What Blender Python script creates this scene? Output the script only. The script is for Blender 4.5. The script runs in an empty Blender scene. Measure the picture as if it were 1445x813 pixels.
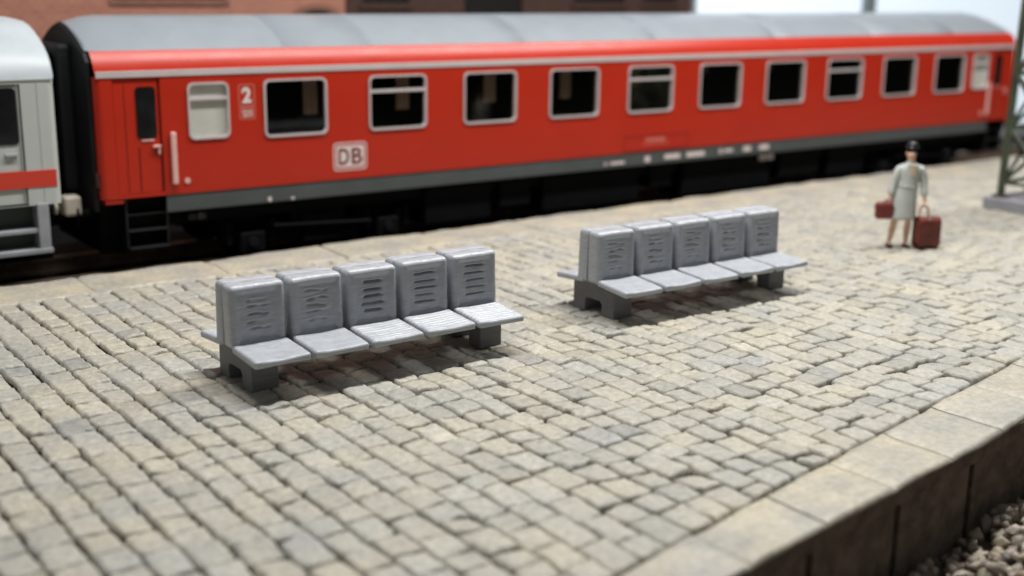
import bpy, bmesh, math, random
import numpy as np
from mathutils import Vector, Matrix, noise as mnoise

random.seed(7)
rng = np.random.default_rng(7)
R_ = math.radians
scene = bpy.context.scene
C = scene.collection

# ------------------------------------------------------------------ helpers
def link(name, mesh, mat=None, parent=None):
    o = bpy.data.objects.new(name, mesh)
    C.objects.link(o)
    if mat is not None:
        for m in (mat if isinstance(mat, (list, tuple)) else [mat]):
            mesh.materials.append(m)
    if parent is not None:
        o.parent = parent
    return o

def tag(o, label=None, cat=None, group=None, kind=None):
    if label: o['label'] = label
    if cat: o['category'] = cat
    if group: o['group'] = group
    if kind: o['kind'] = kind
    return o

def thing(name, label, cat, loc=(0, 0, 0), rz=0.0, group=None):
    o = bpy.data.objects.new(name, None)
    C.objects.link(o)
    o.empty_display_size = 0.1
    o.location = loc
    o.rotation_euler = (0, 0, rz)
    return tag(o, label, cat, group)

def from_arrays(name, v, f, mat=None, parent=None, smooth=False):
    me = bpy.data.meshes.new(name)
    me.from_pydata([tuple(map(float, p)) for p in v], [], [tuple(map(int, q)) for q in f])
    me.update()
    if smooth:
        me.polygons.foreach_set('use_smooth', [True] * len(me.polygons))
    return link(name, me, mat, parent)

def bm_obj(name, bm, mat=None, parent=None, smooth=False):
    bmesh.ops.recalc_face_normals(bm, faces=bm.faces[:])
    me = bpy.data.meshes.new(name)
    bm.to_mesh(me)
    bm.free()
    if smooth:
        me.polygons.foreach_set('use_smooth', [True] * len(me.polygons))
    return link(name, me, mat, parent)

def add_box(bm, x0, x1, y0, y1, z0, z1, bevel=0.0, seg=2):
    b = bmesh.new()
    bmesh.ops.create_cube(b, size=1)
    for v in b.verts:
        v.co = Vector(((x0 + x1) / 2 + v.co.x * (x1 - x0), (y0 + y1) / 2 + v.co.y * (y1 - y0), (z0 + z1) / 2 + v.co.z * (z1 - z0)))
    if bevel > 0:
        bmesh.ops.bevel(b, geom=b.edges[:], offset=bevel, segments=seg, affect='EDGES', profile=0.5)
    t = bpy.data.meshes.new('tmp'); b.to_mesh(t); b.free()
    bm.from_mesh(t); bpy.data.meshes.remove(t)

def box(name, dims, mat, parent=None, bevel=0.0, seg=2):
    bm = bmesh.new(); add_box(bm, *dims, bevel=bevel, seg=seg)
    return bm_obj(name, bm, mat, parent)

def add_cyl(bm, p0, p1, r0, r1=None, n=16):
    r1 = r0 if r1 is None else r1
    p0 = Vector(p0); p1 = Vector(p1)
    d = (p1 - p0)
    q = Vector((0, 0, 1)).rotation_difference(d.normalized()).to_matrix()
    a = []; b = []
    for i in range(n):
        t = 2 * math.pi * i / n
        e = Vector((math.cos(t), math.sin(t), 0))
        a.append(bm.verts.new(p0 + q @ (e * r0))); b.append(bm.verts.new(p1 + q @ (e * r1)))
    for i in range(n):
        j = (i + 1) % n
        bm.faces.new((a[i], a[j], b[j], b[i]))
    bm.faces.new(a[::-1]); bm.faces.new(b)

def add_bar(bm, p0, p1, w):
    add_cyl(bm, p0, p1, w * 0.72, n=4)

def rrect(x0, x1, z0, z1, r, n=6):
    pts = []
    for cx, cz, a0 in ((x1 - r, z1 - r, 0), (x0 + r, z1 - r, 90), (x0 + r, z0 + r, 180), (x1 - r, z0 + r, 270)):
        for i in range(n + 1):
            a = math.radians(a0 + 90 * i / n)
            pts.append((cx + r * math.cos(a), cz + r * math.sin(a)))
    return pts

def add_ring(bm, outer, inner, y0, y1):
    """frame in an XZ plane: y0 is the face towards the platform, y1 the back"""
    n = len(outer)
    L = [[bm.verts.new((p[0], y, p[1])) for p in loop] for loop, y in ((outer, y1), (outer, y0), (inner, y0), (inner, y1))]
    for k in range(4):
        A = L[k]; B = L[(k + 1) % 4]
        for i in range(n):
            j = (i + 1) % n
            bm.faces.new((A[i], A[j], B[j], B[i]))

def add_plate(bm, loop, y0, y1):
    a = [bm.verts.new((p[0], y0, p[1])) for p in loop]
    b = [bm.verts.new((p[0], y1, p[1])) for p in loop]
    n = len(loop)
    bm.faces.new(a); bm.faces.new(b[::-1])
    for i in range(n):
        j = (i + 1) % n
        bm.faces.new((a[i], b[i], b[j], a[j]))

def text_mesh(s, size, offset=0.0, extrude=0.004):
    cu = bpy.data.curves.new('lettering', 'FONT')
    cu.body = s; cu.size = size; cu.offset = offset; cu.extrude = extrude
    cu.align_x = 'CENTER'; cu.align_y = 'CENTER'
    o = bpy.data.objects.new('lettering', cu); C.objects.link(o)
    bpy.context.view_layer.update()
    me = bpy.data.meshes.new_from_object(o.evaluated_get(bpy.context.evaluated_depsgraph_get()))
    bpy.data.objects.remove(o); bpy.data.curves.remove(cu)
    return me

def text_on_side(name, s, cx, cz, h, w, y, mat, parent, offset=0.0):
    me = text_mesh(s, 1.0, offset, 0.0)
    co = np.array([v.co[:] for v in me.vertices])
    lo = co.min(0); hi = co.max(0)
    for v in me.vertices:
        u = (v.co.x - lo[0]) / (hi[0] - lo[0]) - 0.5
        t = (v.co.y - lo[1]) / (hi[1] - lo[1]) - 0.5
        v.co = (cx + u * w, y, cz + t * h)
    return link(name, me, mat, parent)

# ------------------------------------------------------------------ materials
def new_mat(name):
    m = bpy.data.materials.new(name); m.use_nodes = True
    nt = m.node_tree
    return m, nt, nt.nodes['Principled BSDF']

def N(nt, kind, **kw):
    n = nt.nodes.new(kind)
    for k, v in kw.items():
        if k in n.inputs.keys() if isinstance(k, str) else False:
            n.inputs[k].default_value = v
        else:
            setattr(n, k, v)
    return n

def mat(name, col, rough=0.5, spec=0.5, metal=0.0, var=0.0, scale=3.0, bump=0.0, bscale=40.0, coat=0.0, sss=0.0, sssr=0.05, col2=None, stretch=None):
    m, nt, p = new_mat(name)
    p.inputs['Roughness'].default_value = rough
    p.inputs['Specular IOR Level'].default_value = spec
    p.inputs['Metallic'].default_value = metal
    p.inputs['Coat Weight'].default_value = coat
    p.inputs['Coat Roughness'].default_value = 0.15
    if sss > 0:
        p.inputs['Subsurface Weight'].default_value = sss
        p.inputs['Subsurface Radius'].default_value = (1, 1, 1)
        p.inputs['Subsurface Scale'].default_value = sssr
    tc = N(nt, 'ShaderNodeTexCoord')
    src = tc.outputs['Object']
    if stretch:
        mp = N(nt, 'ShaderNodeMapping'); mp.inputs['Scale'].default_value = stretch
        nt.links.new(src, mp.inputs['Vector']); src = mp.outputs['Vector']
    if var > 0 or col2:
        nz = N(nt, 'ShaderNodeTexNoise'); nz.inputs['Scale'].default_value = scale; nz.inputs['Detail'].default_value = 6; nz.inputs['Roughness'].default_value = 0.65
        nt.links.new(src, nz.inputs['Vector'])
        cr = N(nt, 'ShaderNodeValToRGB')
        c1 = [max(0, c * (1 - var)) for c in col]; c2 = list(col2) if col2 else [min(1, c * (1 + var)) for c in col]
        cr.color_ramp.elements[0].position = 0.3; cr.color_ramp.elements[1].position = 0.7
        cr.color_ramp.elements[0].color = (*c1, 1); cr.color_ramp.elements[1].color = (*c2, 1)
        nt.links.new(nz.outputs['Fac'], cr.inputs['Fac']); nt.links.new(cr.outputs['Color'], p.inputs['Base Color'])
        mr = N(nt, 'ShaderNodeMapRange'); mr.inputs['To Min'].default_value = max(0.02, rough - 0.1); mr.inputs['To Max'].default_value = min(1, rough + 0.12)
        nt.links.new(nz.outputs['Fac'], mr.inputs['Value']); nt.links.new(mr.outputs['Result'], p.inputs['Roughness'])
    else:
        p.inputs['Base Color'].default_value = (*col, 1)
    if bump > 0:
        nb = N(nt, 'ShaderNodeTexNoise'); nb.inputs['Scale'].default_value = bscale; nb.inputs['Detail'].default_value = 4
        nt.links.new(src, nb.inputs['Vector'])
        b = N(nt, 'ShaderNodeBump'); b.inputs['Strength'].default_value = bump; b.inputs['Distance'].default_value = 0.02
        nt.links.new(nb.outputs['Fac'], b.inputs['Height']); nt.links.new(b.outputs['Normal'], p.inputs['Normal'])
    return m

def stone_mat(name, ramp, bump=0.5, stain=True, st=((0.86, 0.87, 0.90), (1.08, 1.04, 0.95)), sscale=1.1):
    """per-stone tone from the attribute 'tone' plus fine mottling, stains and grit"""
    m, nt, p = new_mat(name)
    L = nt.links.new
    at = N(nt, 'ShaderNodeAttribute'); at.attribute_name = 'tone'
    cr = N(nt, 'ShaderNodeValToRGB')
    els = cr.color_ramp.elements
    els[0].position = 0; els[0].color = (*ramp[0], 1)
    els[1].position = 1; els[1].color = (*ramp[-1], 1)
    for i in range(1, len(ramp) - 1):
        e = els.new(i / (len(ramp) - 1)); e.color = (*ramp[i], 1)
    L(at.outputs['Fac'], cr.inputs['Fac'])
    tc = N(nt, 'ShaderNodeTexCoord')
    n1 = N(nt, 'ShaderNodeTexNoise'); n1.inputs['Scale'].default_value = 14; n1.inputs['Detail'].default_value = 8; n1.inputs['Roughness'].default_value = 0.7
    L(tc.outputs['Object'], n1.inputs['Vector'])
    r1 = N(nt, 'ShaderNodeValToRGB'); r1.color_ramp.elements[0].position = 0.28; r1.color_ramp.elements[1].position = 0.72
    r1.color_ramp.elements[0].color = (0.62, 0.61, 0.60, 1); r1.color_ramp.elements[1].color = (1.2, 1.19, 1.16, 1)
    L(n1.outputs['Fac'], r1.inputs['Fac'])
    mx = N(nt, 'ShaderNodeMix'); mx.data_type = 'RGBA'; mx.blend_type = 'MULTIPLY'; mx.inputs[0].default_value = 1
    L(cr.outputs['Color'], mx.inputs[6]); L(r1.outputs['Color'], mx.inputs[7])
    out = mx.outputs[2]
    if stain:
        n2 = N(nt, 'ShaderNodeTexNoise'); n2.inputs['Scale'].default_value = sscale; n2.inputs['Detail'].default_value = 5
        L(tc.outputs['Object'], n2.inputs['Vector'])
        r2 = N(nt, 'ShaderNodeValToRGB'); r2.color_ramp.elements[0].position = 0.35; r2.color_ramp.elements[1].position = 0.65
        r2.color_ramp.elements[0].color = (*st[0], 1); r2.color_ramp.elements[1].color = (*st[1], 1)
        L(n2.outputs['Fac'], r2.inputs['Fac'])
        m2 = N(nt, 'ShaderNodeMix'); m2.data_type = 'RGBA'; m2.blend_type = 'MULTIPLY'; m2.inputs[0].default_value = 1
        L(out, m2.inputs[6]); L(r2.outputs['Color'], m2.inputs[7]); out = m2.outputs[2]
    L(out, p.inputs['Base Color'])
    p.inputs['Roughness'].default_value = 0.42
    p.inputs['Specular IOR Level'].default_value = 0.6
    nb = N(nt, 'ShaderNodeTexNoise'); nb.inputs['Scale'].default_value = 38; nb.inputs['Detail'].default_value = 6; nb.inputs['Roughness'].default_value = 0.65
    L(tc.outputs['Object'], nb.inputs['Vector'])
    b = N(nt, 'ShaderNodeBump'); b.inputs['Strength'].default_value = bump; b.inputs['Distance'].default_value = 0.03
    L(nb.outputs['Fac'], b.inputs['Height']); L(b.outputs['Normal'], p.inputs['Normal'])
    return m

def glass_mat(name, tint, refl=0.10):
    m, nt, p = new_mat(name)
    nt.nodes.remove(p)
    out = nt.nodes['Material Output']
    tr = N(nt, 'ShaderNodeBsdfTransparent'); tr.inputs['Color'].default_value = (*tint, 1)
    gl = N(nt, 'ShaderNodeBsdfGlossy'); gl.inputs['Roughness'].default_value = 0.06
    fr = N(nt, 'ShaderNodeFresnel'); fr.inputs['IOR'].default_value = 1.5
    mr = N(nt, 'ShaderNodeMath'); mr.operation = 'MULTIPLY_ADD'; mr.inputs[1].default_value = 0.8; mr.inputs[2].default_value = 0.0
    nt.links.new(fr.outputs['Fac'], mr.inputs[0])
    mx = N(nt, 'ShaderNodeMixShader')
    nt.links.new(mr.outputs['Value'], mx.inputs['Fac']); nt.links.new(tr.outputs[0], mx.inputs[1]); nt.links.new(gl.outputs[0], mx.inputs[2])
    nt.links.new(mx.outputs[0], out.inputs['Surface'])
    return m

M = {}
M['cobble'] = stone_mat('cobble_stone', [(0.35, 0.35, 0.335), (0.42, 0.41, 0.368), (0.46, 0.449, 0.403), (0.48, 0.464, 0.41), (0.455, 0.453, 0.425), (0.53, 0.519, 0.472)])
M['kerb'] = stone_mat('kerb_stone', [(0.42, 0.415, 0.385), (0.48, 0.455, 0.39), (0.46, 0.45, 0.415)], bump=0.3, st=((0.78, 0.79, 0.82), (1.08, 1.03, 0.92)), sscale=1.7)
M['joint'] = mat('joint_dirt', (0.018, 0.015, 0.012), 0.95, 0.05, var=0.5, scale=6)
M['wall'] = mat('platform_wall_stone', (0.165, 0.130, 0.10), 0.85, 0.2, var=0.5, scale=4, bump=0.4, bscale=18)
M['ballast'] = stone_mat('ballast_stone', [(0.11, 0.095, 0.08), (0.32, 0.275, 0.21), (0.44, 0.38, 0.29), (0.29, 0.20, 0.15), (0.48, 0.45, 0.39)], bump=0.5, stain=False)
M['ground'] = mat('dark_ground', (0.02, 0.018, 0.016), 0.95, 0.1, var=0.4, scale=5)
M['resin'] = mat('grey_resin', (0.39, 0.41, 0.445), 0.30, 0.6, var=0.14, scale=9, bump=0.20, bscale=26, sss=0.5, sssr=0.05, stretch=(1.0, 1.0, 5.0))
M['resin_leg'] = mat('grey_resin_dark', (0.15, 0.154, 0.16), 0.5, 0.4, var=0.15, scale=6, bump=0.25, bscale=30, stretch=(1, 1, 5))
M['red'] = mat('traffic_red_paint', (0.43, 0.022, 0.0075), 0.32, 0.32, var=0.04, scale=1.2, bump=0.03, bscale=60)
M['red_dark'] = mat('traffic_red_paint_shadow_gap', (0.10, 0.006, 0.004), 0.6, 0.2)
M['stripe'] = mat('pale_stripe_paint', (0.50, 0.45, 0.45), 0.4, 0.4, var=0.05, scale=2)
M['roof'] = mat('silver_grey_roof_paint', (0.25, 0.28, 0.31), 0.30, 0.6, var=0.04, scale=1.5, bump=0.04, bscale=30)
M['band'] = mat('basalt_grey_paint', (0.072, 0.080, 0.080), 0.5, 0.35, var=0.12, scale=2.0)
M['black'] = mat('black_underframe_plastic', (0.003, 0.003, 0.0035), 0.7, 0.12, var=0.4, scale=4)
M['black_end'] = mat('black_gangway_plastic', (0.006, 0.007, 0.0075), 0.6, 0.25, var=0.3, scale=3)
M['frame'] = mat('window_frame_silver', (0.50, 0.45, 0.45), 0.38, 0.5, var=0.08, scale=3)
M['glass'] = glass_mat('tinted_coach_glass', (0.72, 0.72, 0.68))
M['frost'] = mat('frosted_pane', (0.50, 0.50, 0.45), 0.35, 0.5, var=0.06, scale=2)
M['dark_pane'] = mat('dark_door_pane', (0.010, 0.010, 0.011), 0.12, 0.5, var=0.3, scale=3)
M['interior'] = mat('coach_interior_brown', (0.035, 0.03, 0.024), 0.7, 0.3, var=0.3, scale=2)
M['curtain'] = mat('beige_curtain', (0.85, 0.62, 0.55), 0.8, 0.1, var=0.12, scale=6)
M['mark'] = mat('white_print', (0.70, 0.60, 0.58), 0.5, 0.3, var=0.06, scale=20)
M['mark_pink'] = mat('pink_print_outline', (0.62, 0.20, 0.16), 0.5, 0.3)
M['handrail'] = mat('handrail_pink_white', (0.72, 0.42, 0.38), 0.3, 0.5, var=0.08, scale=5)
M['logo_dark'] = mat('logo_brown_red', (0.16, 0.02, 0.018), 0.5, 0.3)
M['white'] = mat('light_grey_coach_paint', (0.45, 0.47, 0.45), 0.4, 0.4, var=0.04, scale=2)
M['white_roof'] = mat('white_roof_paint', (0.43, 0.47, 0.50), 0.4, 0.45, var=0.05, scale=2)
M['stripe_red'] = mat('long_distance_red_stripe', (0.55, 0.045, 0.025), 0.4, 0.4)
M['step'] = mat('step_grey', (0.30, 0.31, 0.33), 0.5, 0.4, var=0.1, scale=4)
M['step_dark'] = mat('step_edge_dark', (0.006, 0.0058, 0.0065), 0.5, 0.4, var=0.2, scale=4)
M['cream'] = mat('cream_plastic', (0.55, 0.50, 0.42), 0.5, 0.4, var=0.1, scale=6)
M['rail'] = mat('rail_steel', (0.42, 0.33, 0.25), 0.35, 0.5, metal=0.6, var=0.3, scale=3)
M['sleeper'] = mat('sleeper_brown', (0.06, 0.045, 0.035), 0.8, 0.2, var=0.4, scale=5)
M['mast'] = mat('mast_olive_paint', (0.065, 0.08, 0.05), 0.5, 0.4, var=0.35, scale=3)
M['base'] = mat('mast_base_grey', (0.27, 0.275, 0.30), 0.7, 0.3, var=0.1, scale=3)
M['skin'] = mat('painted_skin', (0.70, 0.45, 0.33), 0.55, 0.3, var=0.06, scale=20)
M['coat'] = mat('pale_coat_paint', (0.50, 0.53, 0.50), 0.6, 0.3, var=0.12, scale=6)
M['hat'] = mat('black_hat_paint', (0.010, 0.011, 0.014), 0.3, 0.6)
M['hair'] = mat('dark_hair_paint', (0.02, 0.015, 0.012), 0.5, 0.4)
M['bag_red'] = mat('red_brown_bag', (0.17, 0.024, 0.018), 0.4, 0.5, var=0.2, scale=10)
M['case_brown'] = mat('dark_red_suitcase', (0.13, 0.022, 0.013), 0.4, 0.5, var=0.5, scale=6)
M['handle'] = mat('tan_handle', (0.50, 0.26, 0.18), 0.5, 0.4)
M['shoe'] = mat('black_shoe', (0.012, 0.012, 0.014), 0.4, 0.5)

def brick_mat(name, c1, c2, mortar, scale):
    m, nt, p = new_mat(name)
    tc = N(nt, 'ShaderNodeTexCoord'); mp = N(nt, 'ShaderNodeMapping')
    mp.inputs['Rotation'].default_value = (R_(90), 0, 0)
    nt.links.new(tc.outputs['Object'], mp.inputs['Vector'])
    b = N(nt, 'ShaderNodeTexBrick')
    b.inputs['Color1'].default_value = (*c1, 1); b.inputs['Color2'].default_value = (*c2, 1); b.inputs['Mortar'].default_value = (*mortar, 1)
    b.inputs['Scale'].default_value = scale; b.inputs['Mortar Size'].default_value = 0.012
    nt.links.new(mp.outputs['Vector'], b.inputs['Vector']); nt.links.new(b.outputs['Color'], p.inputs['Base Color'])
    p.inputs['Roughness'].default_value = 0.85
    return m
M['brick'] = brick_mat('red_brick', (0.40, 0.17, 0.11), (0.33, 0.13, 0.09), (0.42, 0.27, 0.21), 2.6)
M['brick_dark'] = brick_mat('dark_brown_brick', (0.065, 0.026, 0.018), (0.045, 0.02, 0.014), (0.05, 0.03, 0.022), 2.6)
M['dark_window'] = mat('dark_window_opening', (0.012, 0.011, 0.010), 0.3, 0.4)
M['arch'] = mat('arch_stone', (0.22, 0.11, 0.08), 0.8, 0.2, var=0.2, scale=3)
M['post'] = mat('grey_post', (0.22, 0.27, 0.29), 0.6, 0.3)
M['backdrop_frame'] = mat('pale_backdrop_frame', (0.6, 0.66, 0.7), 0.6, 0.3)
m, nt, p = new_mat('glowing_pale_blue')
p.inputs['Base Color'].default_value = (0.6, 0.68, 0.75, 1)
p.inputs['Emission Color'].default_value = (0.72, 0.81, 0.90, 1)
p.inputs['Emission Strength'].default_value = 0.80  # glow added because the pale backdrop stays too dim under the lamp
M['glow'] = m

# ------------------------------------------------------------------ platform geometry lines
def y_inner(x): return 6.037 + (x - 6.313) * 0.1880      # paving / near kerb joint
def y_outer(x): return 5.393 + (x - 6.051) * 0.1373      # outer edge of the near kerb
def y_back(x): return 16.83 + (x - 3.85) * 0.0150        # platform edge by the train
def y_cob_back(x): return y_back(x) - 1.02
X0, X1 = -1.0, 38.0

# ------------------------------------------------------------------ cobbles
def vnoise(x, y, seed=0.0):
    """cheap smooth value noise, vectorised"""
    xi = np.floor(x).astype(int); yi = np.floor(y).astype(int)
    fx = x - xi; fy = y - yi
    fx = fx * fx * (3 - 2 * fx); fy = fy * fy * (3 - 2 * fy)
    def h(a, b):
        n = np.sin(a * 127.1 + b * 311.7 + seed * 74.7) * 43758.5453
        return n - np.floor(n)
    return (h(xi, yi) * (1 - fx) + h(xi + 1, yi) * fx) * (1 - fy) + (h(xi, yi + 1) * (1 - fx) + h(xi + 1, yi + 1) * fx) * fy

def edge0(a, b): return np.maximum(a, b) ** 4

def build_cobbles():
    V = []; F = []; T = []; base = 0
    x = X0
    row = 0
    while x < X1 - 2:
        w = 0.298 + rng.uniform(-0.02, 0.02)
        ya_fun = lambda q: y_inner(q) + 0.012
        y = ya_fun(x + w / 2)
        ymax = y_cob_back(x) - 0.012
        near = 1.0 < x < 16
        n = 13 if near else 7
        first = True
        while y < ymax - 0.04:
            l = rng.choice([0.27, 0.33, 0.38, 0.43, 0.50], p=[.14, .28, .3, .2, .08]) + rng.uniform(-0.03, 0.03)
            if first: l = rng.uniform(0.2, 0.46)
            y2 = min(y + l, ymax)
            if ymax - y2 < 0.16: y2 = ymax
            gx = 0.005 + rng.uniform(0, 0.006); gy = 0.002 + rng.uniform(0, 0.007)
            # corners, jittered
            j = lambda s: rng.normal(0, s)
            cs = np.array([[x + gx + j(.006), y + gy + j(.010)], [x + w - gx + j(.006), y + gy + j(.010)],
                           [x + w - gx + j(.006), y2 - gy + j(.010)], [x + gx + j(.006), y2 - gy + j(.010)]])
            lim_ok = True
            for k in range(4):
                lim = ya_fun(cs[k, 0])
                if first and k < 2: cs[k, 1] = lim + gy
                if cs[k, 1] < lim: cs[k, 1] = lim
                hi = y_cob_back(cs[k, 0]) - 0.008
                if cs[k, 1] > hi: cs[k, 1] = hi
            if (cs[3, 1] - cs[0, 1]) > 0.07 and (cs[2, 1] - cs[1, 1]) > 0.07:
                t = np.linspace(0, 1, n)
                # denser near the borders
                t = 0.5 - 0.5 * np.cos(np.pi * t) * (0.86 + 0.14 * np.abs(np.cos(np.pi * t)))
                U, W = np.meshgrid(t, t, indexing='ij')
                P = (cs[0][None, None] * ((1 - U) * (1 - W))[..., None] + cs[1] * (U * (1 - W))[..., None]
                     + cs[2] * (U * W)[..., None] + cs[3] * ((1 - U) * W)[..., None])
                # wobbly outline, rounded corners
                cxy = P.mean((0, 1))
                rel = P - cxy
                eu = np.abs(2 * U - 1); ew = np.abs(2 * W - 1)
                corner = np.clip(eu * ew, 0, 1) ** 6
                rel = rel * (1 - 0.06 * corner)[..., None]
                P = cxy + rel
                sd = row * 3.7 + y * 9.1
                P[..., 0] += (vnoise(P[..., 1] * 38 + 5, P[..., 0] * 38, sd + 6) - .5) * 0.015 * edge0(eu, ew)
                P[..., 1] += (vnoise(P[..., 0] * 38 + 8, P[..., 1] * 38, sd + 7) - .5) * 0.015 * edge0(eu, ew)
                edge = np.maximum(eu, ew) ** 4
                P[..., 0] += (vnoise(P[..., 1] * 13 + 50, P[..., 0] * 13 + 70, sd) - .5) * 0.030 * edge
                P[..., 1] += (vnoise(P[..., 0] * 13 + 20, P[..., 1] * 13 + 90, sd + 3) - .5) * 0.036 * edge
                # height
                du = np.minimum(U, 1 - U) * w; dw = np.minimum(W, 1 - W) * (y2 - y)
                dd = np.minimum(du, dw)
                Z = -0.070 * np.clip(1 - dd / 0.014, 0, 1) ** 1.6
                top = rng.normal(0, 0.0045)
                tilt = rng.normal(0, 0.013, 2)
                inner = np.clip(dd / 0.03, 0, 1)
                Z = Z + top + (U - .5) * tilt[0] + (W - .5) * tilt[1]
                Z += ((vnoise(P[..., 0] * 9 + 11, P[..., 1] * 9 + 5, sd) - .5) * 0.020 + (vnoise(P[..., 0] * 24, P[..., 1] * 24, sd + 1) - .5) * 0.014) * inner
                vv = np.stack([P[..., 0], P[..., 1], Z], -1).reshape(-1, 3)
                idx = np.arange(n * n).reshape(n, n) + base
                q = np.stack([idx[:-1, :-1], idx[1:, :-1], idx[1:, 1:], idx[:-1, 1:]], -1).reshape(-1, 4)
                V.append(vv); F.append(q)
                T.append(np.full(n * n, float(np.clip(rng.normal(.5, .21), 0, 1))))
                base += n * n
            y = y2
            first = False
        x += w
        row += 1
    V = np.concatenate(V); F = np.concatenate(F); T = np.concatenate(T)
    me = bpy.data.meshes.new('pavement')
    me.vertices.add(len(V)); me.vertices.foreach_set('co', V.ravel())
    me.loops.add(F.size); me.loops.foreach_set('vertex_index', F.ravel())
    me.polygons.add(len(F)); me.polygons.foreach_set('loop_start', np.arange(0, F.size, 4))
    me.update(calc_edges=True)
    a = me.attributes.new('tone', 'FLOAT', 'POINT'); a.data.foreach_set('value', T)
    me.polygons.foreach_set('use_smooth', np.ones(len(F), bool))
    o = link('pavement', me, M['cobble'])
    return tag(o, 'grey beige cobbled platform surface laid in rows across the platform', None, None, 'structure')

build_cobbles()
# dirt bed under the stones
v = []; 
xs = np.linspace(X0, X1, 60)
for x in xs: v += [(x, y_inner(x) - .02, -.055), (x, y_cob_back(x) + .02, -.046)]
f = [(2 * i, 2 * i + 2, 2 * i + 3, 2 * i + 1) for i in range(len(xs) - 1)]
tag(from_arrays('joint_bed', v, f, M['joint']), 'dark dirt filling the joints between the cobbles', None, None, 'structure')

# ------------------------------------------------------------------ kerbs
def kerb(name, ya, yb, length, outer_is_b, label):
    """slabs between two lines; the outer long edge is rounded and drops to the wall"""
    V = []; F = []; T = []; base = 0
    x = X0 + 0.14
    while x < X1:
        xa = x + 0.006; xb = x + length - 0.006
        nu = max(6, int((xb - xa) / 0.06)); nw = 20
        u = np.linspace(0, 1, nu); w = np.linspace(0, 1, nw); w = w ** 0.8 if outer_is_b else w
        # the last columns run down the outer face
        U, W = np.meshgrid(u, w, indexing='ij')
        Xc = xa + (xb - xa) * U
        A = ya(Xc); B = yb(Xc)
        Y = A + (B - A) * W
        dist_out = np.abs(B - Y)
        Z = np.zeros_like(Y)
        r = 0.045
        t = np.clip(1 - dist_out / r, 0, 1)
        Z -= r * 0.55 * (1 - np.sqrt(np.clip(1 - t * t, 0, 1)))
        dj = np.minimum(np.minimum(U, 1 - U) * (xb - xa), np.abs(Y - A))
        Z -= 0.02 * np.clip(1 - dj / 0.02, 0, 1) ** 2
        Z += (vnoise(Xc * 2.2 + 3, Y * 2.2, 5) - .5) * 0.03 + (vnoise(Xc * 9, Y * 9, 8) - .5) * 0.010
        Z += rng.normal(0, 0.003)
        Y = Y + (vnoise(Xc * 3.1, Y * 0 + 2, 4) - .5) * 0.05 * np.clip(1 - dist_out / 0.3, 0, 1) * np.sign(B - A)
        vv = np.stack([Xc, Y, Z], -1)
        low = vv[:, -1:, :].copy(); low[..., 2] = -0.045
        vv = np.concatenate([vv, low], 1)
        first = vv[:, :1, :].copy(); first[..., 2] = -0.06
        vv = np.concatenate([first, vv], 1)
        n2 = vv.shape[1]
        idx = np.arange(nu * n2).reshape(nu, n2) + base
        q = np.stack([idx[:-1, :-1], idx[1:, :-1], idx[1:, 1:], idx[:-1, 1:]], -1).reshape(-1, 4)
        # end caps so that joints are closed
        V.append(vv.reshape(-1, 3)); F.append(q); T.append(np.full(nu * n2, rng.uniform(0.15, 0.85)))
        base += nu * n2
        x += length
    V = np.concatenate(V); F = np.concatenate(F); T = np.concatenate(T)
    me = bpy.data.meshes.new(name)
    me.vertices.add(len(V)); me.vertices.foreach_set('co', V.ravel())
    me.loops.add(F.size); me.loops.foreach_set('vertex_index', F.ravel())
    me.polygons.add(len(F)); me.polygons.foreach_set('loop_start', np.arange(0, F.size, 4))
    me.update(calc_edges=True)
    a = me.attributes.new('tone', 'FLOAT', 'POINT'); a.data.foreach_set('value', T)
    me.polygons.foreach_set('use_smooth', np.ones(len(F), bool))
    bm = bmesh.new(); bm.from_mesh(me); bmesh.ops.recalc_face_normals(bm, faces=bm.faces[:]); bm.to_mesh(me); bm.free()
    o = link(name, me, M['kerb'])
    return tag(o, label, None, None, 'structure')
kerb('kerb', y_inner, y_outer, 1.003, False, 'pale stone kerb slabs along the near platform edge')
kerb('kerb', y_cob_back, y_back, 1.9, False, 'pale stone kerb slabs along the platform edge beside the train')

# ------------------------------------------------------------------ platform walls
def platform_wall(name, yl, inset, z1, label, slots):
    bm = bmesh.new()
    # lip under the kerb, then panels between dark vertical slots
    s = 1 if inset > 0 else -1
    def seg(xa, xb, off, za, zb):
        p = [(xa, yl(xa) + off), (xb, yl(xb) + off), (xb, yl(xb) + off + s * 0.35), (xa, yl(xa) + off + s * 0.35)]
        lo = [bm.verts.new((a, b, za)) for a, b in p]; hi = [bm.verts.new((a, b, zb)) for a, b in p]
        bm.faces.new(lo[::-1]); bm.faces.new(hi)
        for i in range(4):
            j = (i + 1) % 4
            bm.faces.new((lo[i], lo[j], hi[j], hi[i]))
    x = X0
    step = 1.34
    while x < X1 - step:
        seg(x, x + step, s * 0.008, -0.195, -0.036)
        if slots:
            seg(x, x + step - 0.10, s * 0.05, z1, -0.199)
            seg(x + step - 0.10, x + step, s * 0.14, z1, -0.199)
        else:
            seg(x, x + step, s * 0.05, z1, -0.199)
        x += step
    o = bm_obj(name, bm, M['wall'])
    return tag(o, label, 'wall')
platform_wall('platform_wall', y_outer, 1, -1.05, 'dark brown platform side wall with upright slots above the ballast', True)
platform_wall('platform_wall', y_back, -1, -0.62, 'dark platform side wall facing the coaches', False)

# ------------------------------------------------------------------ ground, track, ballast
tag(from_arrays('ground', [(-60, -60, -1.06), (120, -60, -1.06), (120, 120, -1.06), (-60, 120, -1.06)], [(0, 1, 2, 3)], M['ground']), 'dark base board under the whole layout', None, None, 'structure')
tb = box('track_bed', (-20, 45, 17.45, 22.2, -1.05, -0.60), M['ground'], None, 0.05)
tag(tb, 'dark track bed below the coaches', None, None, 'structure')

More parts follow.
